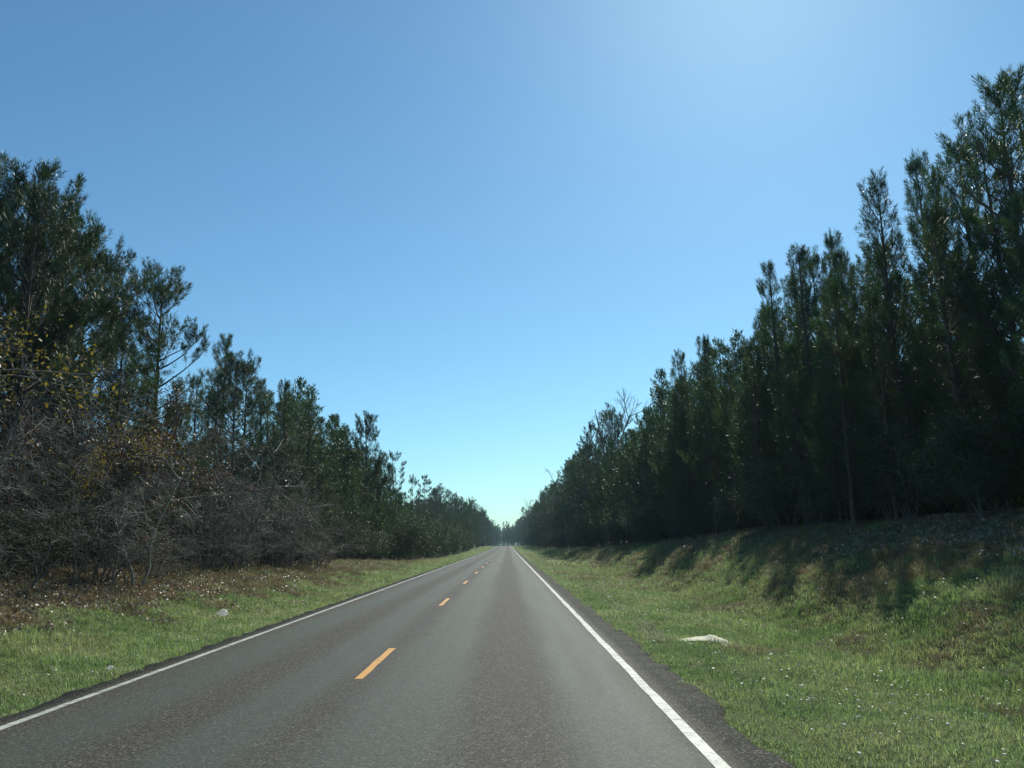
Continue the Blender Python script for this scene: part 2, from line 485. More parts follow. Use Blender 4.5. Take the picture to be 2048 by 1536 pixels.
def needles(mbx, P, D, L, n, nlen, wid, r, mat=0, spread=(0.4, 0.95)):
    """n needle blades on each shoot P + D*L"""
    P = np.asarray(P); D = unit(np.asarray(D)); L = np.asarray(L)
    k = len(P)
    s = r.random((k, n)) ** 0.8
    th = r.uniform(spread[0], spread[1], (k, n)) * (1.35 - 0.85 * s)
    ph = r.uniform(0, 2 * PI, (k, n))
    ref = np.where(np.abs(D[:, 2:3]) < 0.9, np.array([[0, 0, 1.0]]), np.array([[1.0, 0, 0]]))
    A = unit(np.cross(D, ref)); Bv = np.cross(D, A)
    dirn = (np.cos(th)[..., None] * D[:, None] + np.sin(th)[..., None] * (np.cos(ph)[..., None] * A[:, None] + np.sin(ph)[..., None] * Bv[:, None]))
    base = P[:, None] + D[:, None] * (s * L[:, None])[..., None]
    ln = nlen * r.uniform(0.7, 1.2, (k, n))
    tip = base + dirn * ln[..., None]
    tip[..., 2] -= ln * 0.10
    wv = unit(np.cross(dirn, r.normal(size=(k, n, 3)))) * wid * 0.5
    mid = base + (tip - base) * 0.45
    V = np.stack([base, mid + wv, tip, mid - wv], 2).reshape(-1, 3)
    idx = np.arange(k * n) * 4
    F = np.concatenate([np.stack([idx, idx + 1, idx + 2], 1), np.stack([idx, idx + 2, idx + 3], 1)])
    mbx.add(V, F, mat)


def polyline(p0, d, L, n, curve_up, wig, r):
    pts = [np.array(p0, float)]; d = unit(np.array(d, float))
    for q in range(n):
        d = unit(d + np.array([0, 0, curve_up / n]) + r.normal(size=3) * wig)
        pts.append(pts[-1] + d * L / n)
    return np.array(pts), d


def pine(seed, H, base, R, style='young', n_need=26, nlen=0.20, wid=0.016, dens=1.0, lod=0):
    """returns wood MB, needle MB with root at origin"""
    r = np.random.default_rng(seed)
    wood, fol = MB(), MB()
    r0 = 0.010 * H + 0.02
    nz = 14
    zz = np.linspace(-0.3, H, nz)
    sway = np.cumsum(r.normal(size=(nz, 2)) * 0.012 * H / 6, 0)
    if style == 'bent': sway[:, 0] += np.sin(np.linspace(0, 2.2, nz)) * 0.55
    tp = np.column_stack([sway - sway[0], zz])
    tr = r0 * (1 - np.linspace(0, 1, nz)) ** 0.8 + 0.012
    wood.tube(tp, tr, 8 if lod == 0 else 5)

    def trunk_at(z):
        return np.array([np.interp(z, zz, tp[:, 0]), np.interp(z, zz, tp[:, 1]), z]), float(np.interp(z, zz, tr))
    P, D, Ls = [], [], []
    z = base * H
    lop = r.uniform(0, 2 * PI)
    while z < H * 0.985:
        t = (z - base * H) / (H * (1 - base))
        if style == 'young':
            prof = (1 - t) ** 0.62 * (0.66 + 0.34 * min(1, t * 5)) + 0.05
            el = 0.12 + 0.72 * t + r.uniform(-0.12, 0.15)
            nb = r.integers(3, 6); gap = 0.62 - 0.12 * t; miss = 0.16
        elif style in ('mature', 'bent'):
            prof = math.sin(min(1, 0.16 + t * 0.84) * PI) ** 0.6 * (1.0 - 0.35 * t) + 0.10
            el = 0.05 + 0.85 * t + r.uniform(-0.15, 0.2)
            nb = r.integers(3, 6); gap = 0.52 - 0.1 * t; miss = 0.24
        else:                                   # tall, bare stem with a flat top
            prof = math.sin(min(1, 0.22 + t * 0.78) * PI) ** 0.5 * (0.9 + 0.2 * r.random())
            el = -0.05 + 0.75 * t + r.uniform(-0.2, 0.2)
            nb = r.integers(3, 5); gap = 0.6; miss = 0.25
        az0 = r.uniform(0, 2 * PI)
        for q in range(nb):
            if r.random() < miss: continue
            az = az0 + q * 2 * PI / nb + r.uniform(-0.4, 0.4)
            L = R * prof * r.uniform(0.62, 1.22) * (1 + 0.18 * math.cos(az - lop))
            L = max(0.25, L)
            p0, rt = trunk_at(z + r.uniform(-0.12, 0.12))
            d0 = np.array([math.cos(az) * math.cos(el), math.sin(az) * math.cos(el), math.sin(el)])
            npt = 6
            pts, dl = polyline(p0, d0, L, npt, 0.9 if style == 'young' else 0.6, 0.06 if style == 'young' else 0.13, r)
            br = min(rt * 0.6, 0.010 + 0.013 * L)
            wood.tube(pts, np.linspace(br, 0.006, npt + 1), 4 if lod == 0 else 3)
            # end shoots
            for c_ in (1.0, 0.9, 0.78):
                P.append(pts[-2] + (pts[-1] - pts[-2]) * (c_ - 0.5) * 2); D.append(unit(dl + [0, 0, 1.0] + r.normal(size=3) * 0.22)); Ls.append(r.uniform(0.36, 0.60))
            start = 0.30 if style == 'young' else (0.45 if style != 'tall' else 0.5)
            ntw = int(L * 3.6 * dens * (1 - start) / 0.7) + 1
            for s_ in r.uniform(start, 0.97, ntw):
                f_ = s_ * npt; ii = int(f_); pp = pts[ii] + (pts[ii + 1] - pts[ii]) * (f_ - ii)
                tang = unit(pts[ii + 1] - pts[ii])
                side = unit(np.cross(tang, [0, 0, 1])) * (1 if r.random() < 0.5 else -1)
                dd = unit(tang * r.uniform(0.5, 0.9) + side * r.uniform(0.5, 1.0) + np.array([0, 0, r.uniform(0.0, 0.7)]))
                tl = (0.18 + 0.34 * L * (1.05 - s_)) * r.uniform(0.7, 1.3)
                tpts, td = polyline(pp, dd, tl, 3, 0.5, 0.1, r)
                if lod == 0: wood.tube(tpts, np.linspace(0.009, 0.004, 4), 3)
                P.append(tpts[-1]); D.append(unit(td + [0, 0, 0.75])); Ls.append(r.uniform(0.28, 0.50))
                for e in range(int(tl / 0.34)):
                    c_ = r.uniform(0.25, 0.95)
                    P.append(pp + (tpts[-1] - pp) * c_); D.append(unit(td + r.normal(size=3) * 0.55 + [0, 0, 0.3])); Ls.append(r.uniform(0.15, 0.28))
        z += gap * r.uniform(0.8, 1.2) * (1.0 if lod == 0 else 1.15)
    # leader and candles at the top
    top, _ = trunk_at(H)
    for e in range(5):
        P.append(top - [0, 0, e * 0.16]); D.append(np.array([r.normal() * 0.12, r.normal() * 0.12, 1.0])); Ls.append(0.34)
    for e in range(4):
        az = r.uniform(0, 2 * PI)
        p_, d_ = polyline(top - [0, 0, r.uniform(0.3, 0.9)], [math.cos(az) * 0.55, math.sin(az) * 0.55, 0.9], r.uniform(0.35, 0.7), 3, 0.6, 0.05, r)
        wood.tube(p_, np.linspace(0.012, 0.005, 4), 3)
        for c_ in (0.4, 0.75, 1.0):
            P.append(p_[0] + (p_[-1] - p_[0]) * c_); D.append(d_); Ls.append(0.3)
    needles(fol, np.array(P), np.array(D), np.array(Ls), n_need, nlen, wid, r)
    return wood, fol


def branching(mbx, r, p0, d, L, rad, level, maxlev, tips, spread=0.8, kids=(3, 6), upw=0.15, wig=0.12, minr=0.003, lscale=(0.35, 0.62), sides=(6, 4, 3, 3, 3)):
    npt = 6 if level == 0 else (5 if level < 3 else 3)
    pts, dl = polyline(p0, d, L, npt, upw, wig, r)
    mbx.tube(pts, np.linspace(rad, max(minr, rad * 0.3), npt + 1), sides[min(level, len(sides) - 1)])
    if level >= maxlev:
        tips.append((pts[-1], dl)); tips.append((pts[len(pts) // 2], dl))
        return
    nk = r.integers(kids[0], kids[1] + 1)
    for q in range(nk):
        s_ = r.uniform(0.22 if level else 0.25, 1.0)
        f_ = min(s_ * npt, npt - 1e-3); ii = int(f_); pp = pts[ii] + (pts[ii + 1] - pts[ii]) * (f_ - ii)
        tang = unit(pts[ii + 1] - pts[ii])
        sd_ = unit(np.cross(tang, r.normal(size=3)))
        dd = unit(tang * (1 - spread * 0.6) + sd_ * spread)
        branching(mbx, r, pp, dd, L * r.uniform(*lscale), max(minr, rad * r.uniform(0.38, 0.6)), level + 1, maxlev, tips, spread, kids, upw, wig * 1.15, minr, lscale, sides)
    tips.append((pts[-1], dl))


def leaves(mbx, C, size, r, mat=0, aspect=0.5, fold=0.25):
    C = np.asarray(C); k = len(C)
    d = unit(r.normal(size=(k, 3))); nrm = unit(np.cross(d, r.normal(size=(k, 3)))); sd_ = np.cross(d, nrm)
    s = size * r.uniform(0.6, 1.3, (k, 1))
    a_ = C; b_ = C + d * s * 0.5 + sd_ * s * aspect * 0.5 + nrm * s * fold * 0.4; c_ = C + d * s; e_ = C + d * s * 0.5 - sd_ * s * aspect * 0.5 + nrm * s * fold * 0.4
    V = np.stack([a_, b_, c_, e_], 1).reshape(-1, 3)
    i_ = np.arange(k) * 4
    mbx.add(V, np.concatenate([np.stack([i_, i_ + 1, i_ + 2], 1), np.stack([i_, i_ + 2, i_ + 3], 1)]), mat)


def bare_brush(seed, H, stems, leafy=0):
    r = np.random.default_rng(seed); wood = MB(); tips = []; lf = MB()
    for s_ in range(stems):
        az = r.uniform(0, 2 * PI); rr = r.uniform(0, 0.7)
        lean = r.uniform(0.05, 0.45)
        branching(wood, r, (rr * math.cos(az), rr * math.sin(az), -0.15), (math.cos(az) * lean, math.sin(az) * lean, 1), H * r.uniform(0.55, 1.0),
                  0.012 + 0.0045 * H, 0, 3, tips, spread=0.85, kids=(5, 8), upw=0.10, wig=0.10, minr=0.0042, lscale=(0.26, 0.5))
    if leafy:
        T = np.array([t_[0] for t_ in tips]); T = T[r.integers(0, len(T), leafy)] + r.normal(size=(leafy, 3)) * 0.10
        leaves(lf, T, 0.085, r, aspect=0.6)
    return wood, lf


def broadleaf(seed, H, R, n_leaf, lsize, stems=3, base=0.1, clump=0.22):
    r = np.random.default_rng(seed); wood = MB(); tips = []; lf = MB()
    for s_ in range(stems):
        az = r.uniform(0, 2 * PI)
        lean = r.uniform(0.1, 0.5) * R / max(1.0, H * 0.5)
        branching(wood, r, (0.15 * math.cos(az), 0.15 * math.sin(az), -0.2), (math.cos(az) * lean, math.sin(az) * lean, 1), H * r.uniform(0.6, 0.95),
                  0.02 + 0.006 * H, 0, 3, tips, spread=0.8, kids=(5, 7), upw=0.12, wig=0.1, minr=0.005, lscale=(0.28, 0.5))
    T = np.array([t_[0] for t_ in tips]); T = T[T[:, 2] > base * H]
    if len(T) > n_leaf // 16: T = T[r.permutation(len(T))[: n_leaf // 16]]
    C = T[r.integers(0, len(T), n_leaf)] + r.normal(size=(n_leaf, 3)) * clump
    C = C[C[:, 2] > 0.05]
    leaves(lf, C, lsize, r, aspect=0.5)
    return wood, lf


def bare_tree(seed, H, forks=2):
    r = np.random.default_rng(seed); wood = MB(); tips = []
    tp, d_ = polyline((0, 0, -0.3), (0, 0, 1), H * 0.5, 6, 0, 0.03, r)
    wood.tube(tp, np.linspace(0.016 * H, 0.010 * H, 7), 7)
    for s_ in range(forks):
        az = s_ * 2 * PI / forks + r.uniform(-0.4, 0.4)
        branching(wood, r, tp[-1] - [0, 0, 0.1], (math.cos(az) * 0.38, math.sin(az) * 0.38, 1), H * 0.5, 0.008 * H, 0, 3, tips, spread=0.55, kids=(5, 7), upw=0.35, wig=0.07, minr=0.010, lscale=(0.3, 0.5))
    return wood


# ------------------------------------------------------------------ tree prototypes (mesh data shared by the copies)
YOUNG, YOUNG_F, MATURE, MATURE_F, TALL_F = [], [], [], [], []


def protop(lst, seed, H, base, R, style, **kw):
    mat = kw.pop('mat', M['needle'])
    wd, fl = pine(seed, H, base, R, style, **kw)
    nm = style + '_pine'
    lst.append((H, wd.mesh('pine_trunk', [M['pine_bark']], True), fl.mesh('pine_needles', [mat], False), (wd, fl)))


for s_ in range(6):
    protop(YOUNG, 100 + s_, 14.0, (0.06, 0.10, 0.16, 0.05, 0.12, 0.2)[s_], (3.1, 2.7, 3.3, 2.6, 3.0, 3.5)[s_], 'young', n_need=26, wid=0.017, nlen=0.27, dens=0.78)
for s_ in range(4):
    protop(YOUNG_F, 130 + s_, 14.0, (0.05, 0.08, 0.12, 0.06)[s_], (3.2, 2.8, 3.6, 3.0)[s_], 'young', n_need=7, wid=0.055, nlen=0.30, dens=0.6, lod=1)
for s_ in range(3):
    protop(MATURE, 160 + s_, 13.0, (0.30, 0.36, 0.42)[s_], (3.4, 3.6, 3.4)[s_], ('mature', 'mature', 'bent')[s_], n_need=28, wid=0.019, nlen=0.26, dens=1.4, mat=M['needle_far'])
for s_ in range(4):
    protop(MATURE_F, 180 + s_, 18.0, (0.25, 0.35, 0.42, 0.3)[s_], (4.4, 4.0, 4.6, 3.9)[s_], 'mature', n_need=7, wid=0.06, nlen=0.30, dens=0.85, lod=1, mat=M['needle_far'])
for s_ in range(3):
    protop(TALL_F, 190 + s_, 18.0, (0.66, 0.6, 0.7)[s_], (2.6, 3.0, 2.4)[s_], 'tall', n_need=10, wid=0.06, nlen=0.30, dens=1.6, lod=1, mat=M['needle_far'])

BRUSH = []
for s_ in range(5):
    wd, lf = bare_brush(300 + s_, 5.0, (4, 5, 3, 5, 4)[s_], (120, 0, 260, 60, 0)[s_])
    BRUSH.append((5.0, wd.mesh('brush_stems', [M['pale_bark'] if s_ == 2 else M['grey_bark']], True), lf.mesh('brush_leaves', [M['leaf_rust']]) if lf.V else None))
RUST = []
for s_ in range(3):
    wd, lf = broadleaf(330 + s_, 6.0, 2.4, (5200, 4200, 6000)[s_], 0.10, stems=(2, 3, 3)[s_], base=0.22)
    RUST.append((6.0, wd.mesh('oak_stems', [M['grey_bark']], True), lf.mesh('oak_leaves', [M['leaf_rust']])))
GREEN = []
for s_ in range(4):
    wd, lf = broadleaf(350 + s_, 4.0, 2.0, (9000, 8000, 10000, 8000)[s_], 0.075, stems=(5, 4, 6, 5)[s_], base=0.0, clump=0.25)
    GREEN.append((4.0, wd.mesh('shrub_stems', [M['grey_bark']], True), lf.mesh('shrub_leaves', [M['leaf_green']])))
GREEN_F = []
for s_ in range(2):
    wd, lf = broadleaf(370 + s_, 6.0, 2.6, 4200, 0.17, stems=4, base=0.0, clump=0.4)
    GREEN_F.append((6.0, wd.mesh('thicket_stems', [M['grey_bark']], True), lf.mesh('thicket_leaves', [M['leaf_green']])))
YELLOW = []
wd, lf = broadleaf(390, 6.0, 2.0, 1500, 0.10, stems=3, base=0.35, clump=0.3)
YELLOW.append((6.0, wd.mesh('sapling_stems', [M['grey_bark']], True), lf.mesh('sapling_leaves', [M['leaf_yellow']])))
BARE = [(18.0, bare_tree(400 + s_, 18.0, (2, 3)[s_]).mesh('bare_tree', [M['grey_bark']], True)) for s_ in range(2)]


def place(name, proto, x, y, h, label, cat, group=None, rot=None, wide=1.0, parts=('trunk', 'crown'), lean=None, mat=None):
    e = bpy.data.objects.new(name, None)
    COL.objects.link(e)
    e.empty_display_size = 0.3
    s = h / proto[0]
    e.location = (x, y, gz(x, y))
    e.scale = (s * wide, s * wide, s)
    e.rotation_euler = (lean[0] if lean else 0, lean[1] if lean else 0, random.uniform(0, 2 * PI) if rot is None else rot)
    tag(e, label, cat, group)
    for nm, me in zip(parts, proto[1:3]):
        if me is not None:
            c_ = link(nm, me, e)
            if mat and nm == 'crown':
                c_.data = me.copy(); c_.data.materials[0] = mat
    return e


def top_h(x, y, ztop):
    return ztop - gz(x, y)


def seg(y, stops):
    for lim, txt in stops:
        if y < lim: return txt
    return stops[-1][1]


SEG_R = [(30, 'beside the tall full-crowned pine above the ditch'), (39.5, 'beside the slender double-tipped pine above the ditch'),
         (57, 'between the double-tipped and the steep pointed pine'), (76, 'just beyond the steep pointed pine above the ditch'), (999, 'between the pointed pines and the bare forked tree')]
SEG_RF = [(118, 'short of the bare forked tree'), (152, 'beyond the bare forked tree'), (206, 'short of the first marker post'), (260, 'about the far marker post'), (999, 'where the ditch side reaches the crest')]
SEG_L = [(28, 'behind the big broad-crowned pine'), (39, 'about the crooked open pine'), (53, 'about the loose straggling pine'), (68, 'beyond the dense cone-shaped pine'), (999, 'about the bushy many-tipped pine at the hollow')]
SEG_LF = [(115, 'below the layered bent-topped pine'), (140, 'below the thin flat-topped pine'), (170, 'below the tall small-headed pine'), (260, 'climbing out past the hollow'), (999, 'where the leaf side nears the crest')]
SEG_B = [(20, 'at the near end of the leafy slope'), (28, 'below the big broad-crowned pine'), (36, 'below the crooked open pine'), (999, 'below the loose straggling pine')]
SEG_SL = [(28, 'below the big broad-crowned pine'), (40, 'below the crooked open pine'), (62, 'by the pale bare saplings'), (999, 'below the bushy many-tipped pine')]
ROWS = ('front-row', 'second-row', 'back-row')

# ---- right side: young pines above the ditch
RT_Y = [5, 19, 27, 35, 45, 60, 84, 110, 144, 258, 500]
RT_Z = [12.2, 12.3, 12.8, 13.5, 13.8, 14.2, 14.5, 17.0, 18.8, 18.5, 21.0]


def ztop_right(x, y):
    return float(np.interp(y, RT_Y, RT_Z)) * (1 + 0.065 * (x - 13))


G1 = 'young pines on the bank above the ditch'
heroes_r = [  # x, y, ztop, proto, width, label
    (15.2, 23.0, 14.6, 2, 1.05, 'tall full-crowned young pine at the near end of the stand above the ditch'),
    (14.2, 29.0, 14.3, 0, 0.95, 'young pine with a single bare-stemmed spire rising above its neighbours over the ditch'),
    (15.6, 27.4, 13.6, 4, 0.8, 'slim young pine beside the tallest full-crowned pine above the ditch'),
    (14.2, 37.6, 15.0, 3, 1.0, 'slender dark pine with two stacked candle tips above the ditch bank'),
    (14.0, 41.2, 15.0, 1, 0.95, 'narrow young pine next to the slender dark double-tipped pine'),
    (13.8, 55.5, 15.1, 3, 1.0, 'steep pointed pine standing out in the middle of the ditch-side stand'),
    (13.8, 63.0, 15.4, 0, 1.0, 'pointed pine just beyond the steep pointed one on the ditch side'),
]
for (x, y, zt, pi_, wdt, lb) in heroes_r:
    place('pine_tree', YOUNG[pi_], x, y, top_h(x, y, zt), lb, 'pine tree', wide=wdt)
cnt = 0
for row, (xr, y_a, y_b, stp, fac) in enumerate([(12.9, 17.5, 92, 2.9, 0.86), (15.6, 19, 96, 3.1, 0.92), (18.4, 20, 100, 3.6, 0.95)]):
    y = y_a
    while y < y_b:
        x = xr + random.uniform(-0.8, 0.8)
        yy = y + random.uniform(-0.7, 0.7)
        if not any(math.hypot(x - q[0], yy - q[1]) < 1.5 for q in heroes_r):
            zt = ztop_right(x, yy) * fac * random.uniform(0.84, 1.03)
            pr = YOUNG[random.randrange(6)] if yy < 62 else YOUNG_F[random.randrange(4)]
            place('pine_tree', pr, x, yy, top_h(x, yy, zt), ROWS[row] + ' bushy young pine ' + seg(yy, SEG_R), 'pine tree', G1, wide=random.uniform(0.85, 1.12))
            cnt += 1
        y += stp
# far right trees
G2 = 'tall pines far along the ditch side'
y = 95.0
while y < 470:
    for xr in (11.5, 15.5):
        x = xr + random.uniform(-1.2, 1.2) - (1.5 if y > 200 else 0)
        yy = y + random.uniform(-2, 2)
        zt = ztop_right(x, yy) * random.uniform(0.62, 1.0) * (0.93 if xr < 13 else 1)
        pr = random.choice(MATURE_F) if random.random() < 0.72 else random.choice(YOUNG_F)
        place('pine_tree', pr, x, yy, top_h(x, yy, zt), ('outer' if xr < 13 else 'inner') + (' dark full pine ' if pr[0] > 15 else ' smaller cone-shaped pine ') + seg(yy, SEG_RF), 'pine tree', G2, wide=random.uniform(0.8, 1.05))
    y += 4.5 + (y - 95) * 0.012
for (x, y, zt, kk, lb) in [(15.3, 118, 21.2, 0, 'bare leafless tree forking above the pines on the ditch side'),
                           (10.5, 150, 13.5, 1, 'bare tree with pale twigs reaching out of the far ditch-side pines'),
                           (9.0, 330, 17.0, 1, 'distant bare tree leaning out where the road vanishes')]:
    e = place('bare_tree', BARE[kk], x, y, top_h(x, y, zt), lb, 'tree', parts=('trunk',))
# bare saplings and shrubs under the right stand
G3 = 'shrubs under the ditch-side pines'
for q in range(44):
    y = 18 + q * 2.6 + random.uniform(-1.5, 1.5); x = 12.0 + random.uniform(-0.7, 1.2) - (0.8 if y > 90 else 0)
    place('evergreen_shrub', GREEN[q % 4] if y < 70 else GREEN_F[q % 2], x, y, random.uniform(1.8, 4.2), 'low evergreen shrub ' + seg(y, SEG_R), 'shrub', G3, wide=random.uniform(0.9, 1.3), parts=('stems', 'foliage'))
for q in range(18):
    y = 133 + q * 9.5 + random.uniform(-2, 2); x = 10.3 + random.uniform(-0.8, 0.8) - (1.0 if y > 200 else 0)
    place('thicket', GREEN_F[q % 2], x, y, random.uniform(2.6, 5.0), 'dull green thicket on the ditch side ' + seg(y, SEG_RF), 'shrub', 'thickets far along the ditch side', wide=random.uniform(1.0, 1.4), parts=('stems', 'foliage'))
for q, (x, y, h) in enumerate([(11.8, 37.0, 3.4), (11.9, 33.0, 2.6), (12.0, 46.0, 3.2), (11.9, 58, 3.0)]):
    place('bare_sapling', BRUSH[q % 5], x, y, h, 'pale bare sapling with arching twigs under the ditch-side pines', 'sapling', 'bare saplings under the ditch-side pines', parts=('stems', 'leaves'))

# ---- left side
LT_Y = [5, 20, 30, 45, 58, 66, 78, 95, 110, 135, 160, 200, 280, 500]
LT_Z = [12.2, 12.4, 12.6, 12.2, 12.4, 11.8, 13.6, 12.8, 10.5, 9.0, 11.5, 14.5, 19.0, 21.0]


def ztop_left(x, y):
    return float(np.interp(y, LT_Y, LT_Z)) * (1 + 0.065 * (-x - 14))


heroes_l = [
    (-14.6, 24.6, 13.0, MATURE, 0, 1.15, 'big broad-crowned pine at the near end of the leaf-littered slope'),
    (-16.2, 30.2, 13.2, MATURE, 1, 0.95, 'rounded pine leaning against the big broad-crowned one'),
    (-13.2, 22.2, 11.2, MATURE, 1, 0.85, 'open-crowned pine rising from the tangle of bare brush'),
    (-13.6, 26.8, 11.4, MATURE, 2, 0.95, 'pine with spreading layered limbs in front of the rounded one'),
    (-16.4, 24.6, 13.2, MATURE, 1, 1.0, 'dense dark pine standing behind the big broad-crowned one'),
    (-15.6, 33.0, 11.0, YOUNG, 2, 1.0, 'short bushy pine pressed against the crooked open one'),
    (-14.6, 34.6, 12.9, MATURE, 2, 1.0, 'crooked open pine with a dark visible trunk and clustered tufts'),
    (-14.4, 44.5, 11.6, MATURE, 2, 0.9, 'loose straggling pine with long side limbs against the sky'),
    (-13.6, 50.5, 11.8, YOUNG, 3, 1.0, 'narrow young pine with a tall candle tip on the leaf-slope side'),
    (-13.0, 55.0, 11.2, YOUNG, 0, 1.15, 'dense cone-shaped pine beside the narrow candle-tipped one'),
    (-13.4, 79.0, 13.4, MATURE, 1, 0.85, 'bushy pine with a thicket of upright tips before the hollow'),
    (-14.0, 103.0, 12.6, TALL_F, 1, 0.8, 'layered pine with a bent top overlooking the hollow'),
    (-14.6, 128.0, 11.8, TALL_F, 0, 0.7, 'thin flat-topped pine standing alone against the sky'),
    (-15.0, 152.0, 13.6, TALL_F, 2, 0.75, 'tall small-headed pine behind the flat-topped one'),
]
for (x, y, zt, lst, pi_, wdt, lb) in heroes_l:
    place('pine_tree', lst[pi_], x, y, top_h(x, y, zt), lb, 'pine tree', wide=wdt)
G4 = 'young pines on the leaf-littered side'
for row, (xr, y_a, y_b, stp, fac) in enumerate([(-13.4, 17, 100, 2.7, 0.70), (-15.8, 20, 102, 3.0, 0.80), (-19.2, 24, 104, 3.8, 0.84)]):
    y = y_a
    while y < y_b:
        x = xr + random.uniform(-0.8, 0.8); yy = y + random.uniform(-0.8, 0.8)
        if not any(math.hypot(x - q[0], yy - q[1]) < 1.6 for q in heroes_l):
            f2 = fac
            if 36 < yy < 50: f2 *= 0.72                 # the gap of sky
            if yy > 52: f2 *= 1.12
            zt = ztop_left(x, yy) * f2 * random.uniform(0.85, 1.02)
            pr = YOUNG[random.randrange(6)] if yy < 62 else YOUNG_F[random.randrange(4)]
            place('pine_tree', pr, x, yy, top_h(x, yy, zt), ROWS[row] + ' bushy young pine ' + seg(yy, SEG_L), 'pine tree', G4, wide=random.uniform(0.9, 1.2))
        y += stp
G5 = 'trees beyond the hollow'
y = 100.0
while y < 480:
    for xr in (-11.6, -15.5):
        x = xr + random.uniform(-1.2, 1.2); yy = y + random.uniform(-2, 2)
        zt = ztop_left(x, yy) * random.uniform(0.60, 0.98) * (0.72 if xr > -13 and y < 220 else 1)
        pr = random.choice(MATURE_F) if (random.random() < 0.55 and y > 165) else random.choice(YOUNG_F)
        place('pine_tree', pr, x, yy, top_h(x, yy, max(zt, gz(x, yy) + 4)), ('outer' if xr > -13 else 'inner') + (' dark full pine ' if pr[0] > 15 else ' smaller cone-shaped pine ') + seg(yy, SEG_LF), 'pine tree', G5, wide=random.uniform(0.85, 1.15))
    y += 4.5 + (y - 100) * 0.012
# brush along the left edge
G6 = 'bare brush along the leaf-littered slope'
q = 0
y = 13.5
while y < 52:
    for xr in (-11.2, -12.4, -13.6):
        x = xr + random.uniform(-0.6, 0.6); yy = y + random.uniform(-0.8, 0.8)
        h = random.uniform(3.4, 6.0) * (0.8 if xr > -11.5 else 1.05) * (1.0 if yy < 36 else 0.8)
        place('bare_brush', BRUSH[q % 5], x, yy, h, ('low outer', 'middle', 'tall inner')[int((-xr - 11) / 1.2 + 0.1)] + ' tangle of bare grey brush ' + seg(yy, SEG_B), 'brush', G6, wide=random.uniform(1.0, 1.4), parts=('stems', 'leaves'))
        q += 1
    y += 2.6
for q, (x, y, h) in enumerate([(-13.9, 25.0, 7.0), (-14.6, 28.6, 7.6), (-13.4, 30.2, 6.2), (-13.2, 17.0, 4.6), (-12.6, 36.0, 4.6)]):
    place('rust_leaved_oak', RUST[q % 3], x, y, h, 'young oak holding rust brown leaves ' + seg(y, SEG_B), 'oak', 'rust-leaved oaks in the brush', parts=('stems', 'foliage'))
for q, (x, y, h) in enumerate([(-13.0, 19.6, 7.0), (-12.7, 24.5, 5.2), (-12.6, 17.2, 4.0)]):
    place('yellow_leaved_sapling', YELLOW[0], x, y, h, ('tall', 'middling', 'small')[q] + ' sapling with sparse yellow leaves in the near brush', 'sapling', 'yellow-leaved saplings', parts=('stems', 'foliage'))
for q in range(22):
    y = 13.0 + q * 1.75 + random.uniform(-0.6, 0.6); x = -11.0 + random.uniform(-0.7, 0.5)
    place('bramble', BRUSH[(q * 2 + 1) % 5], x, y, random.uniform(1.3, 2.4), 'low bare bramble tangle sprawling ' + seg(y, SEG_B), 'bramble', 'low brambles at the foot of the brush', wide=random.uniform(1.9, 2.6), parts=('stems', 'leaves'))
place('pale_sapling', BRUSH[2], -11.8, 36.5, 6.6, 'pale grey bare sapling with upswept limbs before the dark pines', 'sapling', parts=('stems', 'leaves'))
place('pale_sapling', BRUSH[2], -11.5, 42.5, 5.6, 'smaller pale bare sapling with low spreading limbs before the dense cone-shaped pine', 'sapling', parts=('stems', 'leaves'), rot=1.9)
G7 = 'evergreen shrubs along the leaf-littered slope'
for q in range(34):
    y = 15 + q * 2.7 + random.uniform(-1, 1); x = -12.6 + random.uniform(-1.2, 1.0)
    place('evergreen_shrub', GREEN[q % 4] if y < 70 else GREEN_F[q % 2], x, y, random.uniform(1.6, 3.8), 'evergreen shrub with small dark leaves ' + seg(y, SEG_SL), 'shrub', G7, wide=random.uniform(0.9, 1.3), parts=('stems', 'foliage'))
G8 = 'thickets at the hollow'
for q in range(30):
    y = 86 + q * 5.0 + random.uniform(-2, 2); x = -10.6 + random.uniform(-1.0, 0.8)
    place('thicket', GREEN_F[q % 2], x, y, random.uniform(3.0, 6.5), 'dense green thicket lining the hollow ' + seg(y, SEG_LF), 'shrub', G8, wide=random.uniform(0.8, 1.1), parts=('stems', 'foliage'))
place('bare_tree', BARE[0], -11.0, 116, 8.5, 'slender forked bare tree at the edge of the hollow', 'tree', parts=('trunk',))

